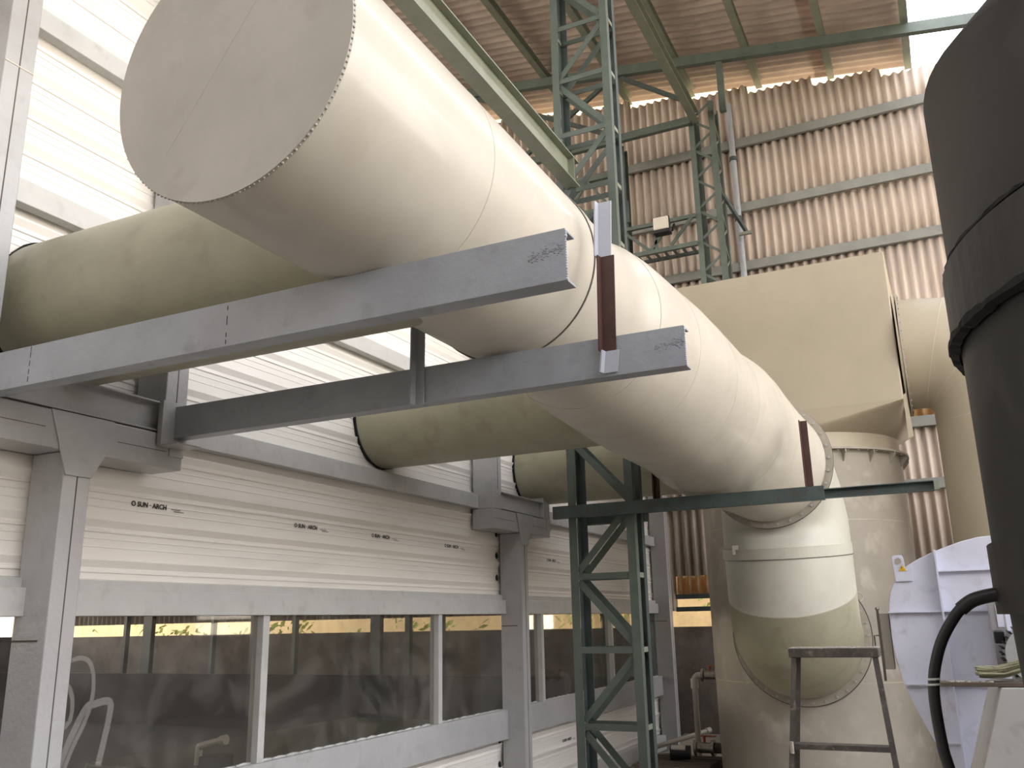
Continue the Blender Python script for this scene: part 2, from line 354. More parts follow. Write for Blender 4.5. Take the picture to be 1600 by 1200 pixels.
# roof: ribs run along x, roof falls towards +x; open glazed bay from x = 0.42 to 3.2
def corrug_roof(x0, x1, y0, y1, name, m, parent=None, pitch=0.177, amp=0.024):
    mb = MB(); n = int((y1-y0)/pitch*6); prev = None
    for i in range(n+1):
        y = y0+(y1-y0)*i/n; dz = amp*math.cos(2*PI*y/pitch)
        cur = mb.verts([(x0, y, roof_z(x0)+dz), (x1, y, roof_z(x1)+dz), (x0, y, roof_z(x0)+dz+0.008), (x1, y, roof_z(x1)+dz+0.008)])
        if prev:
            mb.face([prev[0], cur[0], cur[1], prev[1]], True); mb.face([prev[2], prev[3], cur[3], cur[2]], True)
        prev = cur
    return mb.build(name, m, parent)
ceil_ = tag(corrug_roof(-18, -0.80, -6.5, 14.45, 'ceiling', M['roof']), kind='structure')
corrug_roof(-1.0, 0.42, -6.5, 14.45, 'roof_sheet', M['roof'], ceil_)
corrug_roof(1.6, 6.6, -6.5, 14.45, 'roof_sheet', M['roof'], ceil_)  # unseen roof beyond the opening, extent set to cut top light
for k in range(-12, 6):
    x = -1.97+1.175*k
    if x < -17 or x > 8: continue
    z = roof_z(x)-0.035
    MB().channel((x, -6.5, z-0.17), (x, 14.25, z-0.17), (1, 0, 0), (0, 0, 1), 0.165, 0.11, 0.012).build('purlin', M['green_lit'], ceil_)
# unseen walls on the right and behind the camera, heights set to shape the light
tag(MB().box(6.5, 6.65, -7, 5.0, 0, 2.4).build('wall_right_unseen', M['concrete']), kind='structure')
tag(MB().box(6.5, 6.65, 5.0, 14.1, 0, 3.8).build('wall_right_unseen', M['concrete']), kind='structure')
tag(MB().box(-18, 9, -7.15, -7.0, 0, 9.3).build('wall_front_unseen', M['concrete']), kind='structure')
for xx in (-4.5, 1.0, 6.5): pass
# annex seen through the windows
tag(MB().box(-18.2, -18.0, -7, 14.1, 0, 1.6).build('wall_annex', M['darkwall']), kind='structure')  # unseen far wall, kept low so sky light enters the annex
tag(MB().box(-18, -3.95, -7, 14.0, 0, 0.02).build('floor_annex_shade', M['darkwall']), kind='structure')  # dark sheet added over the floor, annex shade put into its colour
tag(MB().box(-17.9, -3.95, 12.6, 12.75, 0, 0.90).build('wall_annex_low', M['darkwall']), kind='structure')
tag(MB().box(-18, -3.95, -7, 13.9, 4.2, 4.26).build('ceiling_annex_shade', M['darkwall']), kind='structure')  # unseen ceiling added to darken the annex

# ================================================================== GREY FRAME ALONG THE WHITE WALL
XI = -3.54; XO = -3.76
def grey_column(y, zt, label):
    c = thing('steel_column', (-3.65, y, 0), label, 'column', None)
    MB().box(XO, XI, y-0.075, y+0.068, 0.012, zt).build('shaft', M['grey'], c, 0.006)
    MB().box(XI-0.0005, XI+0.0018, y-0.004, y+0.001, 0.02, zt-0.01).build('seam', M['seam'], c)
    MB().box(XO-0.02, XI+0.07, y-0.13, y+0.13, 0.0, 0.012).build('base_plate', M['grey'], c)
    for z in (1.66,):
        MB().box(XO+0.01, XI-0.05, y-0.079, y-0.074, z-0.004, z+0.004).build('weld_line', M['seam'], c)
    return c
lab = {2.765: 'nearest grey box column against the white ribbed wall, lower left', 7.575: 'middle grey box column between the two long window bays', 12.30: 'farthest grey box column, beside the stack of beige pipes and valves at the back'}
for y, zt in ((2.765, 2.49), (7.575, 2.49), (12.30, 4.2)):
    c = grey_column(y, zt, lab[y])
    if y < 12:
        # gusset plate flaring up to the capital
        mb = MB(); mb.prism([(-0.175, 2.665), (0.165, 2.665), (0.165, 2.56), (0.066, 2.38), (-0.072, 2.38), (-0.15, 2.60)], (XI+0.002, y, 0), (XI+0.012, y, 0), (0, 1, 0), (0, 0, 1))
        mb.build('gusset_plate', M['grey'], c, 0.002)
        yb = y
        cp = thing('capital_beam', (-3.65, yb, 2.49), {2.765: 'short grey box beam capping the nearest column under the slotted channel', 7.575: 'short grey box beam capping the middle column'}[y], 'beam')
        MB().box(XO+0.004, XI, yb-0.61, yb+0.61, 2.492, 2.665).build('box', M['grey'], cp, 0.005)
        MB().box(XI-0.09, XI+0.012, yb+0.515, yb+0.608, 2.555, 2.666).build('end_block', M['grey'], cp, 0.003)
        MB().box(XI, XI+0.0012, yb-0.60, yb-0.19, 2.58, 2.583).build('weld_line', M['seam'], cp)
        MB().box(XI, XI+0.0012, yb+0.20, yb+0.50, 2.575, 2.578).build('weld_line', M['seam'], cp)
        ch = thing('channel_beam', (-3.6, yb, 2.675), {2.765: 'grey channel lying over a dark slit on the nearest capital beam', 7.575: 'grey channel lying on the middle capital beam'}[y], 'beam')
        MB().channel((XI-0.055, yb-0.60, 2.675), (XI-0.055, yb+0.47, 2.675), (1, 0, 0), (0, 0, 1), 0.155, 0.05, 0.008).build('web', M['grey'], ch, 0.001)
        MB().box(XO+0.02, XI-0.02, yb-0.44, yb+0.44, 2.665, 2.675).build('shim', M['seam'], ch)
        for s, dy in ((-1, -0.53), (1, 0.545)):
            nm = {(2.765, -1): 'upper grey post at the left frame edge, near side of the left branch pipe', (2.765, 1): 'upper grey post behind the left branch pipe, above the nearest capital beam',
                  (7.575, -1): 'upper grey post on the near end of the middle capital beam', (7.575, 1): 'upper grey post on the far end of the middle capital beam, behind the lattice tower'}[(y, s)]
            yy = yb+dy
            p = thing('upper_post', (-3.65, yy, 2.67), nm, 'post')
            MB().box(XO+0.006, XI-0.001, yy-0.072, yy+0.072, 2.6665, 5.9).build('shaft', M['grey'], p, 0.005)
            MB().box(XI-0.0015, XI+0.001, yy-0.003, yy+0.002, 2.84, 5.88).build('seam', M['seam'], p)
            if s < 0 and y < 3: MB().box(XI-0.001, XI+0.002, yy-0.07, yy+0.07, 4.20, 4.206).build('weld_line', M['weld'], p)

# ------------------------------------------------------------------ cantilever beams that carry the header duct
def cantilever(y, x0, x1, z0, label, rough_w):
    z0 -= 0.008 if y < 3 else 0
    t = thing('cantilever_beam', (x0, y, z0), label, 'beam')
    h = 0.165
    # channel with its back to the camera, flanges pointing away; gently wavy torch-cut tip
    MB().channel((x0, y, z0), (x1, y, z0), (0, 1, 0), (0, 0, 1), h, 0.075, 0.008).build('channel', M['beam'], t, 0.0015)
    mb = MB(); z = z0
    while z < z0+h-0.006:
        r = random.uniform(0.003, 0.0065); mb.ball((x1+0.0005, y+0.003, z+0.004), r, 1, (0.9, 1.0, 1.2)); z += 0.0085
    mb.build('cut_edge', M['primer_white'], t)
    mb = MB()
    for k in range(170):
        u = random.random(); mb.ball((x1-0.006-u*0.115, y+0.0008, z0+0.100+random.gauss(0, 0.010)-0.012*u), random.uniform(0.001, 0.0026), 1, (2.4, 0.9, 0.8))
    mb.build('weld_spatter', M['spatter'], t)
    return t
b1 = cantilever(2.25, -3.60, -0.895, 2.663, 'upper grey channel beam crossing in front of the header duct, nearer of the two', 1)
for z_ in (2.668, 2.70, 2.735, 2.77, 2.795): MB().box(-3.235, -3.2325, 2.2485, 2.2505, z_, z_+0.022).build('weld_mark', M['seam'], b1)
for z_ in (2.664, 2.69, 2.735, 2.752, 2.79): MB().box(-2.195, -2.1925, 2.2485, 2.2505, z_, z_+0.016).build('weld_mark', M['seam'], b1)
b2 = cantilever(3.27, -3.50, -0.818, 2.642, 'lower grey channel beam under the header duct, behind the nearer one', 1)
MB().box(-3.53, -3.50, 3.19, 3.36, 2.60, 2.83).build('end_plate', M['grey'], b2, 0.002)
MB().box(-3.538, -3.40, 3.20, 3.36, 2.595, 2.603).build('seat_plate', M['grey'], b2, 0.001)
# upright angles gripping the duct
t = thing('angle_bracket', (-1.14, 3.26, 2.66), 'upright angle bracket, rust brown with pale painted ends, right of the header duct', 'bracket')
def vang(z0, z1, m, nm): MB().prism([(-0.032, 0.0), (0.034, 0.0), (0.034, -0.006), (-0.022, -0.006), (-0.026, -0.034), (-0.032, -0.034)], (-1.13, 3.266, z0), (-1.118, 3.266, z1), (1, 0, 0), (0, 1, 0)).build(nm, m, t)
vang(2.655, 2.745, M['primer_white'], 'painted_foot'); vang(2.745, 3.155, M['brown'], 'angle_iron'); vang(3.155, 3.40, M['primer_white'], 'painted_tip')
t = thing('angle_bracket', (-2.02, 3.26, 2.64), 'dark grey upright bracket on the lower grey beam, left of the header duct', 'bracket')
MB().angle((-2.045, 3.264, 2.632), (-2.04, 3.264, 3.02), (1, 0, 0), (0, -1, 0), 0.048, 0.007).build('angle_iron', M['beam'], t)

# ================================================================== HEADER DUCT AND BRANCHES
AX, AZ = -1.645, 3.245
hd = thing('header_duct', (AX, 4.4, AZ-0.43), 'large cream header duct running away from the flat round cap to the bolted flange', 'duct')
mb = MB()
prf = [(1.633, .425), (3.36, .425), (3.95, .427), (4.08, .434), (4.16, .450), (4.25, .472), (4.40, .492), (4.60, .505), (4.88, .518), (5.3, .543), (5.7, .552), (6.40, .560), (6.58, .566), (6.78, .582), (6.95, .600), (7.15, .618), (7.42, .624)]
path = [(AX, y_, AZ) for y_, r_ in prf]+[(-1.60, 7.75, AZ-0.04), (-1.50, 8.05, AZ-0.13), (-1.405, 8.30, 3.045)]
rad = [r_ for y_, r_ in prf]+[0.60, 0.56, 0.53]
nrm = [(0, 1, 0)]*(len(prf)-1)+[(0.05, 1, -0.05), (0.15, 1, -0.12), (0.15, 1, -0.15), (0.1, 1, -0.08)]
mb.sweep(path, rad, nrm, 96, caps=(False, True)); mb.build('shell', M['duct'], hd)
MB().sweep([(AX, 1.628, AZ), (AX, 1.640, AZ)], 0.4262, [(0, 1, 0)]*2, 96, smooth=False).build('end_cap', M['duct_cap'], hd)
mb = MB()
for k in range(160):
    a = 2*PI*k/160; mb.ball((AX+0.4265*math.cos(a), 1.634, AZ+0.4265*math.sin(a)), random.uniform(0.003, 0.0055), 1)
mb.build('rim_weld', M['duct_cap'], hd)
MB().ringplate((AX, 3.402, AZ), (0, 1, 0), 0.420, 0.4295, 0.004, 96).build('seam_shadow_band', M['seam'], hd)  # dark seam ring, also carries the shadow line of the joint lip
MB().ringplate((AX, 3.44, AZ), (0, 1, 0), 0.420, 0.4315, 0.07, 96).build('joint_band', M['duct'], hd)
for (y, r) in ((2.45, 0.4255), (4.25, 0.4725), (4.88, 0.5185), (5.7, 0.5525), (6.40, 0.5605)):
    MB().ringplate((AX, y, AZ), (0, 1, 0), r-0.006, r+0.0009, 0.007, 96).build('seam', M['weld'], hd)
for i in (15, 17):
    MB().ringplate(path[i], nrm[i], rad[i]-0.006, rad[i]+0.001, 0.007, 96).build('seam', M['weld'], hd)
FC = Vector((-1.402, 8.32, 3.045)); FN = Vector((0.1, 1, -0.08)).normalized()
MB().ringplate(FC-FN*0.010, FN, 0.515, 0.588, 0.012, 96).build('flange', M['tank'], hd)
bolts(FC-FN*0.016, FN, 0.560, 30, 0.012, hd, -1, m='grey')
MB().sweep([(-1.86, 1.627, 3.0), (-1.40, 1.627, 3.62)], 0.0006, seg=6).build('scratch', M['duct'], hd)

# elbow down and into the tank
el = thing('elbow_duct', (-1.38, 8.8, 1.9), 'pale cream elbow duct dropping from the bolted flange into the side of the tank', 'duct')
MB().ringplate(FC+FN*0.006, FN, 0.515, 0.590, 0.012, 96).build('flange', M['seam'], el)
p2 = [tuple(FC+FN*0.012), (-1.395, 8.52, 2.99), (-1.385, 8.74, 2.80), (-1.382, 8.84, 2.55), (-1.38, 8.84, 2.30), (-1.38, 8.84, 2.10), (-1.38, 8.84, 1.90)]
n2 = [tuple(FN), (0.06, 0.9, -0.4), (0.03, 0.7, -0.75), (0, 0.3, -1), (0, 0.08, -1), (0, 0.05, -1), (0, 0.42, -1)]
MB().sweep(p2, [0.53, 0.54, 0.56, 0.578, 0.58, 0.58, 0.58], n2, 96, caps=(False, False)).build('upper_bend', M['duct_pale'], el)
p3 = [(-1.38, 8.84, 1.90), (-1.383, 8.89, 1.69), (-1.395, 9.04, 1.56), (-1.41, 9.24, 1.51), (-1.42, 9.46, 1.50)]
n3 = [(0, 0.42, -1), (0, 0.6, -0.9), (0, 0.8, -0.6), (0, 1, -0.2), (0, 1, 0)]
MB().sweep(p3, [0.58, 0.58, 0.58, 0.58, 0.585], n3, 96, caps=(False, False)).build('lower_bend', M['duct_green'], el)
MB().ringplate((-1.385, 8.84, 2.29), (0, 0.10, -1), 0.57, 0.590, 0.10, 96).build('strap_band', M['duct_pale'], el)
MB().ringplate((-1.38, 8.84, 2.238), (0, 0.10, -1), 0.57, 0.5912, 0.004, 96).build('strap_edge', M['seam'], el)
MB().box(-1.80, -1.72, 8.394, 8.43, 2.25, 2.335).build('strap_clip', M['duct_pale'], el)
MB().ringplate((-1.38, 8.84, 1.90), (0, 0.42, -1), 0.560, 0.5815, 0.010, 96).build('seam', M['line'], el)
MB().ringplate((-1.42, 9.41, 1.50), (0, 1, 0), 0.575, 0.655, 0.014, 96).build('tank_flange', M['tank'], el)
MB().ringplate((-1.42, 9.425, 1.50), (0, 1, 0), 0.575, 0.664, 0.012, 96).build('gasket', M['seam'], el)
bolts((-1.42, 9.40, 1.50), (0, 1, 0), 0.628, 34, 0.011, el, -1, m='grey')

# branch pipes through the white wall
def branch(y, z, r, xend, label):
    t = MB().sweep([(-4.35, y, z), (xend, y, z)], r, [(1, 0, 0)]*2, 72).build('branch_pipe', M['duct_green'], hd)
    # torn black-edged opening in the sheet around the pipe
    mb = MB(); n = 60; A = []; 
    for k in range(n):
        a = 2*PI*k/n; ro = r*(1.018+0.012*math.sin(k*1.3)+random.uniform(-.006, .006))
        A.append((mb.bm.verts.new((XW+0.022, y+r*0.99*math.cos(a), z+r*0.99*math.sin(a))), mb.bm.verts.new((XW+0.024, y+ro*math.cos(a), z+ro*math.sin(a))),
                  mb.bm.verts.new((XW+0.0, y+r*0.99*math.cos(a), z+r*0.99*math.sin(a))), mb.bm.verts.new((XW+0.0, y+ro*math.cos(a), z+ro*math.sin(a)))))
    for k in range(n):
        p, q = A[k], A[(k+1) % n]; mb.face([p[0], p[1], q[1], q[0]]); mb.face([p[1], p[3], q[3], q[1]]); mb.face([p[3], p[2], q[2], q[3]])
    mb.build('torn_edge', M['seal'], wl)
    return t
branch(2.745, 3.185, 0.362, AX-0.05, 'left branch pipe entering the header duct just behind the round end cap')
branch(5.56, 3.195, 0.360, AX-0.05, 'middle branch pipe with a jagged black opening in the white wall, below the lower grey beam')
branch(8.22, 3.19, 0.360, -1.98, 'right branch pipe seen behind the lattice tower legs')

# ================================================================== GREEN FRAME, TOWER
tw = thing('lattice_tower', (-2.54, 7.1, 0), 'tall dark green lattice column standing in front of the white wall', 'tower')
TX0, TX1, TY0, TY1, TZ = -2.862, -2.283, 7.02, 7.28, 10.66
for (x, ax, nm) in ((TX0, 1, 0), (TX1, -1, 0)):
    for (y, ay) in ((TY0, 1), (TY1, -1)):
        m = M['green_dark'] if y == TY1 else M['green']  # far legs take the darker green, shade put into their colour
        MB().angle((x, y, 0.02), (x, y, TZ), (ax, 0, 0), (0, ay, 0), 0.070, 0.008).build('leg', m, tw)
zs = []; z = 0.02
nodes = [0.29+0.585*k for k in range(18)]
for i, z in enumerate(nodes):
    for y in (TY0+0.012, TY1-0.012):
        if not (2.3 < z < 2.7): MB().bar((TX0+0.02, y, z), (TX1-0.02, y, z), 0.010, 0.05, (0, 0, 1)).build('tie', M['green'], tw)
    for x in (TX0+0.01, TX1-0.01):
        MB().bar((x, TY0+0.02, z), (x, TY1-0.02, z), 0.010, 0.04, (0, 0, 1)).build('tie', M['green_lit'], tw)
    if i+1 < len(nodes):
        z2 = nodes[i+1]; a, b = (TX0+0.06, TX1-0.06)
        if i % 2 == 1: a, b = b, a
        for y in (TY0+0.03, TY1-0.03):
            MB().bar((b, y, z+0.04), (a, y, z2-0.04), 0.010, 0.055, (0, 0, 1)).build('diagonal', M['green'], tw)
MB().box(TX0-0.1, TX1+0.1, TY0-0.1, TY1+0.1, 0, 0.02).build('base_plate', M['green_dark'], tw)

fb = thing('support_beam', (-1.9, 6.98, 2.5), 'dark green rust-stained beam fixed across the tower under the header duct', 'beam')
MB().channel((-2.975, 6.945, 2.525), (-0.775, 6.945, 2.525), (0, 1, 0), (0, 0, 1), 0.105, 0.05, 0.008).build('channel', M['green_dark'], fb, 0.001)
MB().box(TX0, TX1, 7.30, 7.40, 2.50, 2.60).build('rear_channel', M['green_dark'], fb)
fb2 = thing('support_beam', (-0.9, 7.32, 2.56), 'thinner green beam behind the first, reaching right towards the vertical pipe', 'beam')
MB().channel((TX1+0.05, 7.34, 2.575), (-0.035, 7.34, 2.575), (0, -1, 0), (0, 0, 1), 0.075, 0.05, 0.007).build('channel', M['green_dark'], fb2)
MB().box(-0.035, 0.0, 7.29, 7.345, 2.58, 2.645).build('pale_end', M['green_lit'], fb2)
t = thing('flat_bracket', (-0.88, 6.99, 2.6), 'thin rust brown upright on the green beam, right of the header duct', 'bracket')
MB().angle((-0.905, 6.99, 2.63), (-0.905, 6.99, 3.14), (1, 0, 0), (0, -1, 0), 0.055, 0.007).build('angle_iron', M['brown'], t)
t = thing('flat_bracket', (-2.05, 6.99, 2.6), 'dark brown upright on the green beam, left of the header duct', 'bracket')
MB().angle((-2.09, 6.99, 2.63), (-2.09, 6.99, 3.06), (1, 0, 0), (0, -1, 0), 0.05, 0.007).build('angle_iron', M['brown'], t)

# runway I beam high up
ib = thing('runway_beam', (-2.66, 3, 5.50), 'long pale green steel beam running overhead and ending beside the lattice tower', 'beam')
h, w = 0.25, 0.13
MB().prism([(-w/2, 0), (w/2, 0), (w/2, .012), (.005, .012), (.005, h-.012), (w/2, h-.012), (w/2, h), (-w/2, h), (-w/2, h-.012), (-.005, h-.012), (-.005, .012), (-w/2, .012)],
           (-2.655, -5.0, 5.515), (-2.655, 6.93, 5.515), (1, 0, 0), (0, 0, 1)).build('rolled_section', M['green_lit'], ib)
MB().box(-2.72, -2.59, 6.80, 6.81, 5.53, 5.75).build('stiffener', M['green_lit'], ib)
for (a, b) in (((TX0+0.04, 7.0, 5.30), (-2.655, 6.92, 5.52)), ((TX0+0.04, 7.0, 5.0), (-2.5, 7.0, 5.25))): MB().bar(a, b, 0.05, 0.05).build('bracket', M['green_dark'], ib)

# ================================================================== REAR STEELWORK
eb = thing('tie_beam', (-2.84, 6, 9.55), 'long green beam under the roof ending on top of the laced back column', 'beam')
MB().channel((-2.89, -5.0, 9.56), (-2.89, 13.10, 9.56), (1, 0, 0), (0, 0, 1), 0.20, 0.13, 0.012).build('channel', M['green_lit'], eb)

rf = thing('roof_truss', (-2.0, 13.05, 9.7), 'green roof truss crossing just under the corrugated roof at the back', 'truss')
def rz(x): return roof_z(x)-0.36
MB().bar((-12, 13.0, rz(-12)+0.08), (6.4, 13.0, rz(6.4)+0.08), 0.10, 0.17, (0, 0, 1)).build('top_chord', M['green'], rf)
MB().bar((-12, 13.05, 9.60), (-2.9, 13.05, 9.60), 0.09, 0.13, (0, 0, 1)).build('bottom_chord', M['green'], rf)
for x in (-9.6, -6.9, -4.15, -2.35):
    MB().bar((x, 13.03, 9.6), (x, 13.03, rz(x)+0.02), 0.10, 0.09, (0, 1, 0)).build('web_post', M['green'], rf)
for (x0, z0, x1, z1) in ((-4.12, rz(-4.1)+0.03, -2.85, 9.9), (-6.9, rz(-6.9), -4.2, 9.66), (-4.1, rz(-4.1), -3.75, 10.85), (-9.6, rz(-9.6), -6.9, 9.66), (-4.2, rz(-4.15), -6.0, 9.66)):
    MB().bar((x0, 13.03, z0), (x1, 13.03, z1), 0.06, 0.07).build('web_diagonal', M['green_dark'], rf)

def lattice_col(x0, x1, y0, y1, z0, z1, label, step=0.27):
    t = thing('lattice_column', ((x0+x1)/2, y0, z0), label, 'column')
    for x, ax in ((x0, 1), (x1, -1)):
        for y, ay in ((y0, 1), (y1, -1)):
            MB().angle((x, y, z0), (x, y, z1), (ax, 0, 0), (0, ay, 0), 0.085, 0.010).build('leg', M['green'], t)
    z = z0+0.2; k = 0
    m1 = MB(); m2 = MB()
    while z+step < z1:
        a, b = (x0+.03, x1-.03) if k % 2 else (x1-.03, x0+.03)
        m1.bar((a, y0+.02, z), (b, y0+.02, z+step), 0.01, 0.04, (0, 0, 1)); 
        a, b = (y0+.03, y1-.03) if k % 2 else (y1-.03, y0+.03)
        m2.bar((x1-.02, a, z), (x1-.02, b, z+step), 0.01, 0.035, (0, 0, 1))
        z += step; k += 1
    m1.build('front_lacing', M['green'], t); m2.build('side_lacing', M['green_lit'], t); return t
lattice_col(-2.95, -2.53, 13.12, 13.55, 0, 9.92, 'laced green column against the corrugated back wall, rising behind the plenum box')
t = thing('steel_stanchion', (-4.25, 13.4, 0), 'plain dark green stanchion on the back wall behind the lattice tower', 'column')
MB().prism([(-.11, -.1), (.11, -.1), (.11, -.088), (.006, -.088), (.006, .088), (.11, .088), (.11, .1), (-.11, .1), (-.11, .088), (-.006, .088), (-.006, -.088), (-.11, -.088)], (-4.25, 13.40, 0), (-4.25, 13.40, 9.6), (1, 0, 0), (0, 1, 0)).build('shaft', M['green_dark'], t)
MB().box(-4.40, -4.10, 13.27, 13.29, 8.15, 8.55).build('cleat', M['green_dark'], t)

bt = thing('bracing_truss', (-3.6, 13.15, 7.45), 'short green lattice girder carrying the floodlight', 'truss')
MB().bar((-4.35, 13.1, 7.93), (-2.95, 13.1, 7.93), 0.06, 0.06, (0, 0, 1)).build('top_chord', M['green'], bt)
MB().bar((-4.35, 13.1, 7.45), (-2.95, 13.1, 7.45), 0.06, 0.07, (0, 0, 1)).build('bottom_chord', M['green'], bt)
MB().bar((-4.35, 13.45, 7.45), (-2.95, 13.45, 7.45), 0.06, 0.05, (0, 0, 1)).build('rear_chord', M['green_dark'], bt)
for (x0, z0, x1, z1) in ((-4.2, 7.93, -3.72, 7.47), (-4.2, 7.47, -4.2, 7.9), (-3.72, 7.47, -3.38, 7.9), (-3.62, 7.47, -3.62, 7.9), (-3.38, 7.5, -3.0, 7.93)):
    MB().bar((x0, 13.1, z0), (x1, 13.1, z1), 0.045, 0.045).build('web_bar', M['green'], bt)
mb = MB()
for k in range(9): mb.bar((-4.25+k*0.15, 13.1, 7.43), (-4.25+k*0.15, 13.45, 7.43), 0.05, 0.012)
mb.build('batten_row', M['green'], bt)
lt = thing('truss_girder', (-4.2, 13.1, 6.3), 'lower green lattice tie passing behind the lattice tower', 'truss')
for z in (9.05, 8.45): MB().bar((-12, 13.2, z), (-4.36, 13.2, z), 0.06, 0.07, (0, 0, 1)).build('chord', M['green'], lt)
for k in range(9):
    x = -11.6+k*0.8; MB().bar((x, 13.2, 8.47), (x+0.4, 13.2, 9.03), 0.04, 0.04).build('web_bar', M['green'], lt); MB().bar((x+0.4, 13.2, 9.03), (x+0.8, 13.2, 8.47), 0.04, 0.04).build('web_bar', M['green'], lt)

fl = thing('floodlight', (-3.45, 12.95, 7.65), 'square floodlight with black lower edge hung on the green bracing truss', 'lamp')
mb = MB(); mb.prism([(-.14, 0), (.14, 0), (.12, .10), (-.12, .10)], (-3.45, 12.86, 7.66), (-3.45, 12.83, 7.90), (1, 0, 0), (0, 1, 0)); mb.build('housing', M['rubber'], fl, 0.006)
MB().box(-3.575, -3.325, 12.80, 12.845, 7.685, 7.90).build('lens', M['lamp_face'], fl, 0.02)
MB().box(-3.585, -3.315, 12.80, 12.97, 7.625, 7.685).build('lower_shroud', M['rubber'], fl, 0.01)
MB().bar((-3.30, 12.93, 7.68), (-3.30, 13.08, 7.85), 0.03, 0.03).build('yoke', M['rubber'], fl)

dp = thing('downpipe', (-2.5, 13.95, 0), 'slim blue grey drain pipe running down the corrugated wall beside the laced column', 'pipe')
MB().sweep([(-2.42, 13.93, 4.0), (-2.42, 13.93, 10.25)], 0.05, seg=16).build('tube', M['beam'], dp)
for z in (9.2, 8.1, 7.0): MB().ringplate((-2.42, 13.93, z), (0, 0, 1), 0.05, 0.066, 0.07, 16).build('clip', M['green_dark'], dp)
t = thing('brace_rod', (-2.3, 13.6, 7.8), 'short slanting green brace between the laced column and the drain pipe', 'brace')
MB().bar((-2.53, 13.35, 8.3), (-2.28, 13.75, 7.75), 0.05, 0.05).build('bar', M['green_dark'], t)
MB().bar((-2.40, 13.7, 7.72), (-2.2, 13.7, 7.72), 0.05, 0.05).build('foot', M['green_lit'], t)

# ================================================================== TANK, PLENUM, RIGHT PIPE
TCX, TCY, TR = -1.43, 10.52, 1.10
tk = thing('storage_tank', (TCX, TCY, 0), 'big dusty cream cylindrical tank behind the elbow duct', 'tank')
MB().sweep([(TCX, TCY, 0), (TCX, TCY, 3.36)], TR, [(0, 0, 1)]*2, 128).build('shell', M['tank'], tk)
MB().ringplate((TCX, TCY, 3.345), (0, 0, 1), TR-0.01, TR+0.075, 0.022, 128).build('rim_flange', M['tank'], tk)
for k in range(22):
    a = 2*PI*k/22+0.13
    if math.sin(a) > 0.35: continue
    d = Vector((math.cos(a), math.sin(a), 0)); s = Vector((-d.y, d.x, 0)); c = Vector((TCX, TCY, 0))+d*TR
    mb = MB(); mb.prism([(-0.01, 3.334), (0.072, 3.334), (0.072, 3.30), (-0.01, 3.20)], c-s*0.006, c+s*0.006, d, (0, 0, 1)); mb.build('gusset', M['tank'], tk)
bolts((TCX, TCY, 3.330), (0, 0, 1), TR+0.055, 64, 0.009, tk, -1, skip=lambda p: p.y > TCY+0.1 or p.x < TCX)
MB().ringplate((TCX, TCY, 2.62), (0, 0, 1), TR-0.005, TR+0.0025, 0.010, 128).build('seam', M['line'], tk)
MB().ringplate((TCX, TCY, 1.05), (0, 0, 1), TR-0.005, TR+0.0025, 0.010, 128).build('seam', M['line'], tk)
# scratched ring on the shell
mb = MB(); pts = []
for k in range(25):
    a = 2*PI*k/24; ang = math.radians(-62)+0.10*math.cos(a); z = 1.86+0.055*math.sin(a); pts.append((TCX+(TR+0.001)*math.cos(ang), TCY+(TR+0.001)*math.sin(ang), z))
mb.sweep(pts, 0.004, seg=6, caps=(False, False)); mb.build('chalk_ring', M['weld'], tk)

pl = thing('plenum_box', (TCX, TCY, 3.36), 'tall flat cream plenum box on top of the tank, narrowing to a round collar', 'plenum')
BX0, BX1, BY0, BY1, BZ0, BZ1 = -2.65, -0.205, 9.41, 11.64, 3.755, 5.335
mb = MB(); v = mb.verts([(x, y, z) for x in (BX0, BX1) for y in (BY0, BY1) for z in (BZ0, BZ1)])
for q in ((0, 1, 3, 2), (4, 6, 7, 5), (0, 4, 5, 1), (2, 3, 7, 6), (1, 5, 7, 3)): mb.face([v[i] for i in q])
mb.build('box_shell', M['tank_box'], pl, 0.012)
mb = MB(); n = 24; ZC = 3.52; RC = 1.085
cor = [Vector((BX0, BY0, BZ0)), Vector((BX1, BY0, BZ0)), Vector((BX1, BY1, BZ0)), Vector((BX0, BY1, BZ0))]
cang = [-135, -45, 45, 135]
circ = lambda a: Vector((TCX+RC*math.cos(math.radians(a)), TCY+RC*math.sin(math.radians(a)), ZC))
for i in range(4):
    a0 = cang[i]-45; 
    for k in range(n):
        A = circ(a0+90*k/n); B = circ(a0+90*(k+1)/n); mb.face(mb.verts([cor[i], A, B]), False)
    P = circ(cang[i]+45); mb.face(mb.verts([cor[i], P, cor[(i+1) % 4]]))
bmesh.ops.remove_doubles(mb.bm, verts=mb.bm.verts[:], dist=0.0005)
mb.build('transition', M['tank_box'], pl)
MB().sweep([(TCX, TCY, 3.357), (TCX, TCY, 3.53)], RC+0.004, [(0, 0, 1)]*2, 128).build('collar', M['tank_box'], pl)
MB().prism([(0, 0), (0.03, 0.02), (0.05, -0.42), (0.0, -0.44)], (BX1-0.004, 9.45, 3.80), (BX1-0.004, 9.47, 3.80), (1, 0, 0), (0, 0, 1)).build('side_fin', M['tank_box'], pl)

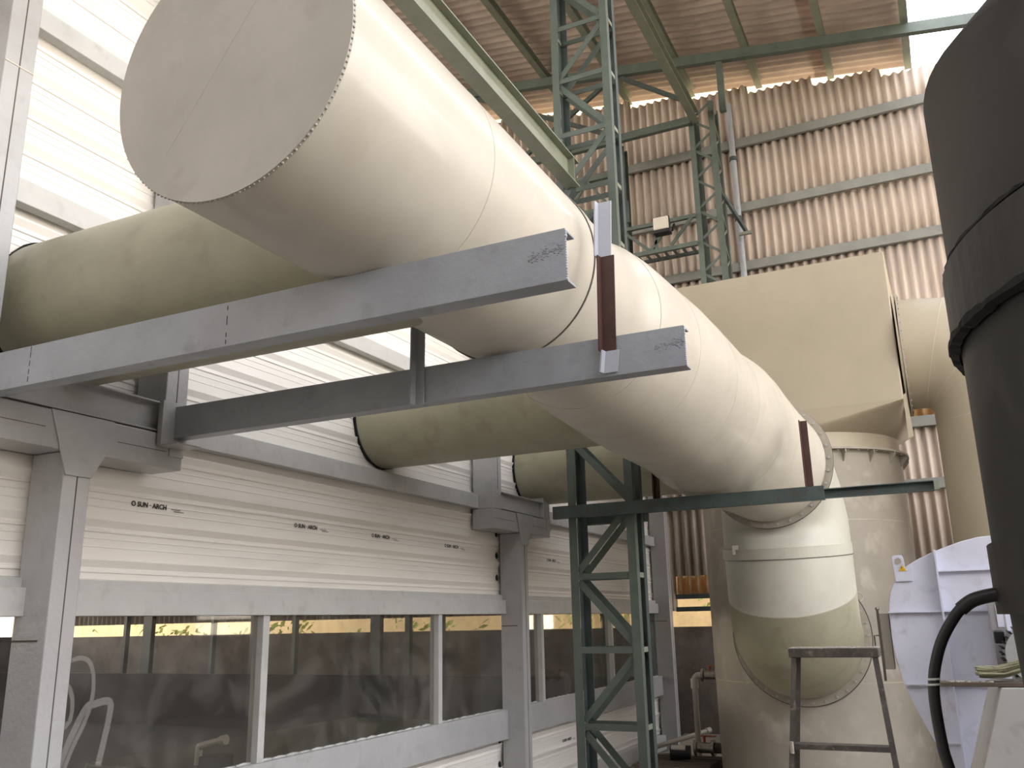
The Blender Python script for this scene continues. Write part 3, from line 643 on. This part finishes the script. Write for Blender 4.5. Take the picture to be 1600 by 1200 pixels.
rp = thing('right_pipe', (0.55, 10.0, 0), 'wide cream pipe bending down from the side flange of the plenum box', 'pipe')
pts = []; 
for k in range(7):
    a = math.radians(90*k/6); pts.append((-0.02+0.66*math.sin(a), 10.0, 3.69+0.66*math.cos(a)))
nr = [(math.cos(math.radians(90*k/6)), 0, -math.sin(math.radians(90*k/6))) for k in range(7)]
pts = [(-0.16, 10.0, 4.35)]+pts+[(0.64, 10.0, 0.0)]; nr = [(1, 0, 0)]+nr+[(0, 0, -1)]
MB().sweep(pts, 0.585, nr, 96, caps=(True, True)).build('shell', M['tank_box'], rp)
for i in (2, 4, 6):
    MB().ringplate(pts[i], nr[i], 0.578, 0.5875, 0.010, 96).build('seam', M['line'], rp)
MB().ringplate((0.64, 10.0, 3.55), (0, 0, 1), 0.578, 0.588, 0.010, 96).build('seam', M['line'], rp)
MB().ringplate((-0.152, 10.0, 4.35), (1, 0, 0), 0.57, 0.655, 0.014, 96).build('flange', M['tank'], rp)
MB().ringplate((-0.178, 10.0, 4.35), (1, 0, 0), 0.57, 0.655, 0.014, 96).build('box_flange', M['tank_box'], rp)
bolts((-0.145, 10.0, 4.35), (1, 0, 0), 0.625, 40, 0.010, rp, 1)

# ================================================================== BLACK DUCT (near right)
BC = (0.66, 1.54); BR = 0.6
bd = thing('black_duct', (BC[0], BC[1], 0), 'huge black coated duct at the right frame edge with a collar band', 'duct')
nm_ = (0.3827, 0, 0.9239)
pts = [(BC[0], BC[1], 1.735), (BC[0], BC[1], 2.285), (BC[0]+0.9, BC[1], 3.185), (BC[0]+4.0, BC[1], 3.185)]; nr = [(0, 0, 1), nm_, (0.9239, 0, 0.3827), (1, 0, 0)]
q_ = BR/0.9239
def mitred(mb, P, N, r, seg=96):
    rings = []
    for i, p in enumerate(P):
        n_ = Vector(N[i]); e1 = Vector((n_.z, 0, -n_.x)); e2 = Vector((0, 1, 0)); k_ = q_/BR if 0 < i < len(P)-1 else 1.0
        rings.append([Vector(p)+e1*(r*k_*math.cos(2*PI*k/seg))+e2*(r*math.sin(2*PI*k/seg)) for k in range(seg)])
    for i in range(len(P)-1):
        A = mb.verts(rings[i]); B = mb.verts(rings[i+1])
        for k in range(seg): mb.face([A[k], A[(k+1) % seg], B[(k+1) % seg], B[k]], True)
    return mb
mitred(MB(), pts, nr, BR).build('elbow_shell', M['black'], bd)
for dz, off in ((0.0, 0.30), (0.0, 0.62), (0.0, 0.9)):
    c_ = Vector((BC[0]+off*0.7071, BC[1], 2.285+off*0.7071)); MB().ringplate(c_, (0.7071, 0, 0.7071), BR-0.01, BR+0.0025, 0.006, 96).build('seam', M['sealant'], bd)
MB().sweep([(BC[0], BC[1], 0), (BC[0], BC[1], 1.60), (BC[0], BC[1], 1.735)], [0.56, 0.588, 0.592], [(0, 0, 1)]*3, 96, caps=(True, False)).build('lower_shell', M['black'], bd)
MB().ringplate((BC[0], BC[1], 2.165), (0, 0, 1), BR-0.01, BR+0.012, 0.11, 96).build('collar_band', M['blackband'], bd)
def rough_ring(z, h, r, name):
    mb = MB(); n = 220; L = []
    for k in range(n):
        a_ = 2*PI*k/n; w1 = h*(0.55+0.25*math.sin(k*0.9)+random.uniform(-.15, .25)); w2 = h*(0.5+random.uniform(-.12, .18)); d_ = Vector((math.cos(a_), math.sin(a_), 0))
        L.append(mb.verts([Vector((BC[0], BC[1], z-w2))+d_*(r-0.012), Vector((BC[0], BC[1], z-w2*0.5))+d_*(r+random.uniform(0, .003)), Vector((BC[0], BC[1], z+w1*0.5))+d_*(r+random.uniform(0, .003)), Vector((BC[0], BC[1], z+w1))+d_*(r-0.012)]))
    for k in range(n):
        for j in range(3): mb.face([L[k][j], L[(k+1) % n][j], L[(k+1) % n][j+1], L[k][j+1]])
    mb.build(name, M['sealant'], bd)
rough_ring(2.105, 0.016, BR+0.016, 'sealant')
rough_ring(2.226, 0.009, BR+0.008, 'sealant')
MB().bar((BC[0]-0.36, BC[1]-0.4935, 2.115), (BC[0]-0.36, BC[1]-0.4935, 2.22), 0.002, 0.003).build('band_joint', M['sealant'], bd)
MB().ringplate((BC[0], BC[1], 1.745), (0, 0, 1), BR-0.01, BR+0.008, 0.10, 96).build('lower_band', M['black'], bd)
MB().sweep([(0.055, 1.52, 1.722), (0.10, 1.53, 1.722)], 0.014, seg=12).build('cable_gland', M['chrome'], bd)

cb = thing('power_cable', (0.0, 1.5, 1.4), 'thick black cable arching down from the black duct with two white tape marks', 'cable')
cp = [(0.062, 1.5, 1.7225), (0.05, 1.5, 1.7225), (0.023, 1.5, 1.716), (0.004, 1.5, 1.703), (-0.012, 1.5, 1.683), (-0.026, 1.5, 1.660), (-0.036, 1.5, 1.636), (-0.044, 1.5, 1.606), (-0.047, 1.5, 1.571), (-0.045, 1.5, 1.518), (-0.040, 1.5, 1.484), (-0.02, 1.5, 1.38), (0.02, 1.5, 1.2), (0.05, 1.52, 0.8), (0.03, 1.6, 0.3), (0.0, 1.7, 0.012)]
def smooth(P, n=5):
    o = []
    for q in range(len(P)-1):
        p0, p1, p2, p3 = (Vector(P[max(q-1, 0)]), Vector(P[q]), Vector(P[q+1]), Vector(P[min(q+2, len(P)-1)]))
        for t in range(n):
            u = t/n; o.append(0.5*((2*p1)+(-p0+p2)*u+(2*p0-5*p1+4*p2-p3)*u*u+(-p0+3*p1-3*p2+p3)*u**3))
    o.append(Vector(P[-1])); return o
MB().sweep(smooth(cp), 0.0080, seg=16).build('cord', M['rubber'], cb)
MB().sweep(smooth(cp[0:4]), 0.0100, seg=16).build('sleeve', M['blackband'], cb)
for z in (1.6055, 1.598):
    MB().ringplate((-0.0445 if z > 1.6 else -0.0455, 1.5, z), (0.05, 0, -1), 0.008, 0.0096, 0.0028, 20).build('tape_mark', M['tape'], cb)

# ================================================================== CENTRIFUGAL FAN
FY = 5.5
fn = thing('fan_housing', (0.2, FY+0.25, 0), 'white-grey centrifugal fan scroll with ribs, behind the black cable', 'fan')
prof = [(-0.342, 1.70), (-0.338, 1.755), (-0.325, 1.81), (-0.30, 1.862), (-0.265, 1.91), (-0.225, 1.95), (-0.17, 1.982), (-0.10, 2.014), (-0.03, 2.04), (0.06, 2.07), (0.15, 2.09), (0.24, 2.095), (0.36, 2.075), (0.47, 2.03), (0.58, 1.955), (0.67, 1.86), (0.73, 1.74), (0.76, 1.60), (0.75, 1.44), (0.70, 1.28), (0.68, 1.0), (0.70, 0.52), (0.0, 0.52), (-0.05, 0.62), (-0.12, 0.84), (-0.20, 1.04), (-0.27, 1.20), (-0.315, 1.33), (-0.338, 1.46), (-0.346, 1.58)]
MB().prism(prof, (0, FY, 0), (0, FY+0.5, 0), (1, 0, 0), (0, 0, 1)).build('scroll', M['fan'], fn, 0.004)
xr = lambda z: -0.095+0.0*(z)
MB().box(-0.076, -0.066, FY-0.045, FY, 0.86, 2.03).build('vertical_rib', M['fan'], fn)
MB().box(-0.066, 0.9 if False else 0.60, FY-0.028, FY, 1.912, 1.920).build('horizontal_rib', M['fan'], fn)
MB().box(-0.345, 0.16, FY-0.028, FY, 1.700, 1.708).build('horizontal_rib', M['fan'], fn)
MB().box(-0.30, 0.68, FY-0.028, FY, 1.322, 1.330).build('horizontal_rib', M['fan'], fn)
MB().box(-0.19, -0.066, FY-0.024, FY, 1.03, 1.038).build('horizontal_rib', M['fan'], fn)
lg = MB(); lg.prism([(-0.288, 1.868), (-0.293, 2.003), (-0.285, 2.012), (-0.243, 2.012), (-0.235, 2.0), (-0.230, 1.93), (-0.19, 1.95), (-0.20, 1.868)], (0, FY-0.012, 0), (0, FY, 0), (1, 0, 0), (0, 0, 1)).build('lifting_lug', M['fan'], fn, 0.002)
MB().ringplate((-0.263, FY-0.014, 1.98), (0, 1, 0), 0.0, 0.017, 0.003, 24).build('lug_eye', M['tank'], fn)
MB().prism([(-0.020, 0), (0.020, 0), (0, 0.034)], (-0.245, FY-0.0155, 1.925), (-0.245, FY-0.013, 1.925), (1, 0, 0), (0, 0, 1)).build('warning_sticker', M['yellow'], fn)
mb = MB()
for (a, b) in (((-0.249, 1.948), (-0.243, 1.941)), ((-0.249, 1.948), (-0.249, 1.937)), ((-0.251, 1.932), (-0.238, 1.929))): mb.bar((a[0], FY-0.0162, a[1]), (b[0], FY-0.0162, b[1]), 0.003, 0.0008)
mb.build('warning_symbol', M['ink'], fn)
# hatch with handle on the rim
MB().box(-0.40, -0.350, FY+0.03, FY+0.10, 1.40, 1.70).build('hatch_plate', M['tank'], fn, 0.003)
MB().box(-0.412, -0.40, FY+0.02, FY+0.05, 1.34, 1.72).build('hatch_frame', M['seam'], fn)
MB().sweep([(-0.41, FY+0.03, 1.58), (-0.437, FY+0.03, 1.58), (-0.437, FY+0.03, 1.49), (-0.41, FY+0.03, 1.49)], 0.004, seg=8).build('handle', M['green_dark'], fn)
MB().ball((-0.405, FY+0.03, 1.725), 0.012, 2).build('hatch_pin', M['chrome'], fn)
# inlet cone, guard and motor
MB().box(0.146, 0.215, FY-0.20, FY-0.001, 1.385, 1.77).build('inlet_guard', M['guard'], fn, 0.003)
mb = MB()
for k in range(46): mb.box(0.144, 0.2165, FY-0.2022, FY-0.2002, 1.39+k*0.0080, 1.3925+k*0.0080)
mb.build('guard_slots', M['tank'], fn)
MB().box(0.176, 0.206, FY-0.206, FY-0.199, 1.62, 1.73).build('guard_plate', M['fan'], fn)
mt = thing('electric_motor', (0.30, FY-0.45, 1.40), 'dark finned electric motor half hidden behind the black duct', 'motor')
MB().sweep([(0.30, FY-0.23, 1.50), (0.30, FY-0.60, 1.50)], 0.125, seg=40).build('body', M['grey'], mt)
mb = MB()
for k in range(30):
    a = 2*PI*k/30; mb.bar((0.30+0.125*math.cos(a), FY-0.24, 1.50+0.125*math.sin(a)), (0.30+0.125*math.cos(a), FY-0.56, 1.50+0.125*math.sin(a)), 0.006, 0.03, (math.cos(a), 0, math.sin(a)))
mb.build('cooling_fins', M['rubber'], mt)
MB().box(0.145, 0.19, FY-0.42, FY-0.30, 1.545, 1.605).build('terminal_box', M['rubber'], mt, 0.006)
MB().box(0.20, 0.40, FY-0.56, FY-0.28, 1.375, 1.40).build('foot', M['grey'], mt)

# bench of plates under the motor
pt = thing('motor_pedestal', (0.25, 5.0, 0), 'tapered pale metal pedestal carrying the fan motor', 'pedestal')
mb = MB(); A = mb.verts([(0.127, 4.60, 1.375), (0.46, 4.60, 1.375), (0.46, 5.22, 1.375), (0.10, 5.22, 1.375)]); B = mb.verts([(-0.17, 4.60, 0.5), (0.62, 4.60, 0.5), (0.62, 5.22, 0.5), (-0.20, 5.22, 0.5)])
Cc = mb.verts([(-0.17, 4.60, 0.0), (0.62, 4.60, 0.0), (0.62, 5.22, 0.0), (-0.20, 5.22, 0.0)])
for P, Q in ((A, B), (B, Cc)):
    for i in range(4): mb.face([P[i], P[(i+1) % 4], Q[(i+1) % 4], Q[i]])
mb.face(A); mb.face(Cc[::-1]); mb.build('body', M['fan_low'], pt, 0.004)
pk = thing('wooden_plank', (0.05, 4.9, 1.38), 'dirty wooden plank lying level on the pedestal beside the cable', 'plank')
MB().box(-0.115, 0.34, 4.62, 4.74, 1.377, 1.395).build('board', M['wood'], pk, 0.003)
mb = MB()
for k in range(26): mb.ball((-0.08+k*0.007+random.uniform(-.003, .003), 4.63+random.random()*0.08, 1.396), random.uniform(0.004, 0.010), 1, (1.6, 1, 0.7))
mb.build('dirt_pile', M['ladder_top'], pk)
rb = thing('straw_bundle', (0.1, 4.68, 1.41), 'bundle of yellowish rope strands resting on the plank', 'rope')
mb = MB()
for k in range(34):
    y = 4.64+random.random()*0.09; z = 1.412+random.random()*0.045; x0 = 0.035+random.random()*0.02
    mb.sweep(smooth([(x0, y, z), (x0+0.06, y, z+random.uniform(-.004, .004)), (x0+0.12, y, z+0.006+random.uniform(-.004, .008)), (0.30, y, z+0.04+random.uniform(0, .02))], 3), 0.0045, seg=6)
tag(mb.build('strands', M['rope'], rb), kind='stuff')

# ================================================================== STEP LADDER
LY = 4.5
ld = thing('step_ladder', (-0.54, LY+0.25, 0), 'dusty steel step ladder with a narrow top tread, in front of the elbow duct', 'ladder')
MB().box(-0.738, -0.345, LY-0.03, LY+0.11, 1.508, 1.548).build('top_tread', M['ladder'], ld, 0.003)
mb = MB()
mb.box(-0.738, -0.345, LY-0.03, LY+0.11, 1.5485, 1.552)
for k in range(70): mb.ball((random.uniform(-0.735, -0.348), random.uniform(LY-0.028, LY+0.10), 1.552), random.uniform(0.002, 0.005), 1)
mb.build('tread_dust', M['ladder_top'], ld)
def leg(x0, x1, y0, y1, z1=1.508): MB().channel((x0, y0, 0.0), (x1, y1, z1), (1, 0, 0), (0, -1, 0), 0.024, 0.022, 0.003).build('leg', M['ladder'], ld)
leg(-0.865, -0.728, LY-0.28, LY); leg(-0.245, -0.372, LY-0.28, LY)
leg(-0.862, -0.722, LY-0.10, LY+0.08); leg(-0.262, -0.380, LY-0.10, LY+0.08)
for z in (1.13, 0.83, 0.53, 0.23):
    f = z/1.508; xa = -0.865+0.137*f+0.02; xb = -0.245-0.127*f+0.005; y = LY-0.28*(1-f)
    MB().box(xa, xb, y-0.03, y+0.05, z-0.012, z+0.010).build('rung', M['ladder'], ld)
    MB().sweep([(xa-0.008, y-0.035, z-0.03), (xa-0.008, y-0.035, z+0.02)], 0.009, seg=8).build('dust_clot', M['ladder_top'], ld)
MB().sweep([(-0.738, LY-0.02, 1.34), (-0.738, LY-0.02, 1.37)], 0.009, seg=8).build('dust_clot', M['ladder_top'], ld)

# ================================================================== SMALL PIPES AND CLUTTER AT THE BACK LEFT
def valve(x, y, z, label, s=1.0, dirx=1):
    t = thing('ball_valve', (x, y, z-0.05), label, 'valve')
    MB().sweep([(x-0.065*s, y, z), (x+0.065*s, y, z)], 0.052*s, seg=24).build('body', M['chrome'], t)
    for dx in (-0.085, 0.085): MB().sweep([(x+(dx-0.014)*s, y, z), (x+(dx+0.014)*s, y, z)], 0.078*s, seg=24, smooth=False).build('flange', M['chrome'], t)
    MB().sweep([(x+0.10*s, y, z), (x+0.23*s, y, z)], 0.05*s, seg=20).build('nozzle', M['seam'], t)
    MB().sweep([(x, y, z+0.04*s), (x, y, z+0.105*s)], 0.014*s, seg=10).build('stem', M['red'], t)
    MB().box(x-0.03*s, x+0.115*s, y-0.014, y+0.014, z+0.10*s, z+0.112*s).build('lever', M['red'], t)
    return t
valve(-2.745, 11.0, 1.03, 'upper flanged valve with an orange lever, at tank mid height')
valve(-2.74, 10.5, 0.29, 'lower flanged valve with a red lever, just above the pallet', 1.15)
rs = thing('riser_pipe', (-2.93, 11.0, 0.0), 'thin beige riser pipe with an elbow below the upper valve', 'pipe')
MB().sweep(smooth([(-2.83, 11.0, 1.03), (-2.90, 11.0, 1.03), (-2.94, 11.0, 0.98), (-2.94, 11.0, 0.90), (-2.94, 11.0, 0.0)], 4), 0.034, seg=16).build('tube', M['pvc'], rs)
MB().sweep([(-2.94, 11.0, 0.99), (-2.94, 11.0, 0.88)], 0.046, seg=16).build('elbow_socket', M['pvc'], rs)
pv = thing('loose_pipe', (-3.3, 11.5, 0.03), 'long pale pipe lying diagonally across the floor clutter', 'pipe')
MB().sweep([(-3.50, 10.95, 0.20), (-2.99, 11.75, 0.33)], 0.027, seg=14).build('tube', M['pvc'], pv)
MB().sweep([(-3.02, 11.70, 0.322), (-2.985, 11.757, 0.332)], 0.035, seg=14).build('socket', M['pvc'], pv)
pa = thing('wooden_pallet', (-2.95, 10.5, 0), 'broken wooden pallet on the floor under the lower valve', 'pallet')
for k in range(6): MB().box(-3.45, -2.62, 10.05+k*0.155, 10.05+k*0.155+0.10, 0.125, 0.145).build('top_board', M['wood'], pa)
for xx in (-3.43, -3.07, -2.72): MB().box(xx, xx+0.09, 10.05, 10.92, 0.0, 0.125).build('bearer', M['wood'], pa)
lb = thing('split_log', (-3.3, 11.3, 0), 'grey weathered timber lying at the foot of the far column', 'timber')
MB().sweep([(-3.62, 11.05, 0.055), (-3.35, 11.12, 0.07), (-3.02, 11.14, 0.05)], [0.05, 0.06, 0.045], seg=10).build('timber', M['wood'], lb)
bk = thing('paint_bucket', (-3.05, 10.55, 0.145), 'small bucket with a pale strip along its side lying on the pallet', 'bucket')
MB().sweep([(-3.12, 10.45, 0.235), (-2.90, 10.48, 0.235)], [0.085, 0.075], seg=24).build('drum', M['rubber'], bk)
MB().sweep([(-3.10, 10.40, 0.29), (-2.94, 10.42, 0.29)], 0.03, seg=12).build('pale_strip', M['lamp_face'], bk)  # pale bar laid along the drum

# things in the annex, seen through the glass
for i, (x, w, lb_) in enumerate(((-14.7, 0.07, 'thin dark annex post, leftmost seen through the windows'), (-14.1, 0.22, 'wide dark annex post, second from the left seen through the windows'), (-12.45, 0.06, 'thin dark annex post behind the first long window'),
                          (-11.5, 0.06, 'thin dark annex post nearest the left mullion'), (-10.55, 0.07, 'thin dark annex post just right of the left mullion'), (-8.83, 0.20, 'wide dark annex post left of the second mullion'),
                          (-8.2, 0.09, 'dark annex post right of the wide one'), (-7.55, 0.05, 'thin dark annex post close to the second mullion'), (-4.75, 0.12, 'dark annex post behind the lattice tower'))):
    t = thing('annex_post', (x, 12.95, 0), lb_, 'post'); MB().box(x-w/2, x+w/2, 12.9, 13.0, 0, 4.2).build('shaft', M['green_dark'], t)
t = thing('plastic_elbow_pipe', (-5.7, 6.0, 0.0), 'white plastic pipe elbow seen through the lower glass of the first long window', 'pipe')
MB().sweep(smooth([(-5.85, 6.0, 0.3), (-5.85, 6.0, 0.70), (-5.83, 6.0, 0.745), (-5.78, 6.0, 0.76), (-5.60, 6.0, 0.80)], 4), 0.03, seg=16).build('tube', M['pvc'], t)
MB().sweep([(-5.62, 6.0, 0.795), (-5.56, 6.0, 0.808)], 0.04, seg=16).build('socket', M['pvc'], t)
t = thing('low_trough', (-5.9, 6.6, 0), 'long greenish trough in the annex behind the windows', 'trough')
MB().box(-6.9, -5.4, 5.75, 9.6, 0.02, 0.60).build('basin', M['green'], t, 0.02)
MB().box(-5.36, -5.2, 5.5, 5.7, 0, 0.75).build('end_post', M['rubber'], t)

GR = {'annex_post': 'dark posts of the annex behind the windows', 'upper_post': 'upper grey posts standing on the capital beams', 'steel_column': 'grey box columns along the white wall',
      'capital_beam': 'grey capital beams on the columns', 'channel_beam': 'grey channels lying on the capital beams', 'cantilever_beam': 'grey channel beams under the header duct',
      'angle_bracket': 'upright brackets on the lower grey beam', 'flat_bracket': 'brown uprights on the green beam', 'support_beam': 'green beams fixed to the tower', 'ball_valve': 'flanged valves beside the tank'}
for o in list(bpy.data.objects):
    if o.parent is None and o.name.split('.')[0] in GR: o['group'] = GR[o.name.split('.')[0]]
# outside, beyond the back wall
oc = tag(MB().box(-26, 0.52, 18.6, 18.8, -0.11, 16.0).build('glow_backdrop', M['ochre']), 'added ochre glow backdrop glimpsed through the gap under the roof', 'backdrop')  # added wall, its ochre stands for the warm bright sky outside
mb = MB(); mb.box(0, 0, 0, 0, 0, 0) if False else None
def leaf(p, s):
    a = Vector((random.gauss(0, 1), random.gauss(0, 1), random.gauss(0, 1))).normalized(); b = a.orthogonal().normalized()
    c = a.cross(b); mb.face(mb.verts([Vector(p)-b*s, Vector(p)+c*s*0.5, Vector(p)+b*s, Vector(p)-c*s*0.5]))
for k in range(2600):
    x = random.uniform(-20, -3.0); dens = 0.5+0.5*math.sin(x*1.7)+0.3*math.sin(x*4.1)
    if random.random() > dens: continue
    leaf((x, random.uniform(16.2, 17.2), random.uniform(0.0, 2.1 if math.sin(x*0.9) > 0 else 1.75)), random.uniform(0.05, 0.12))
tag(mb.build('hedge', M['leaf']), 'yellow green foliage outside, glimpsed through the slot above the low concrete wall', 'hedge', kind='stuff')
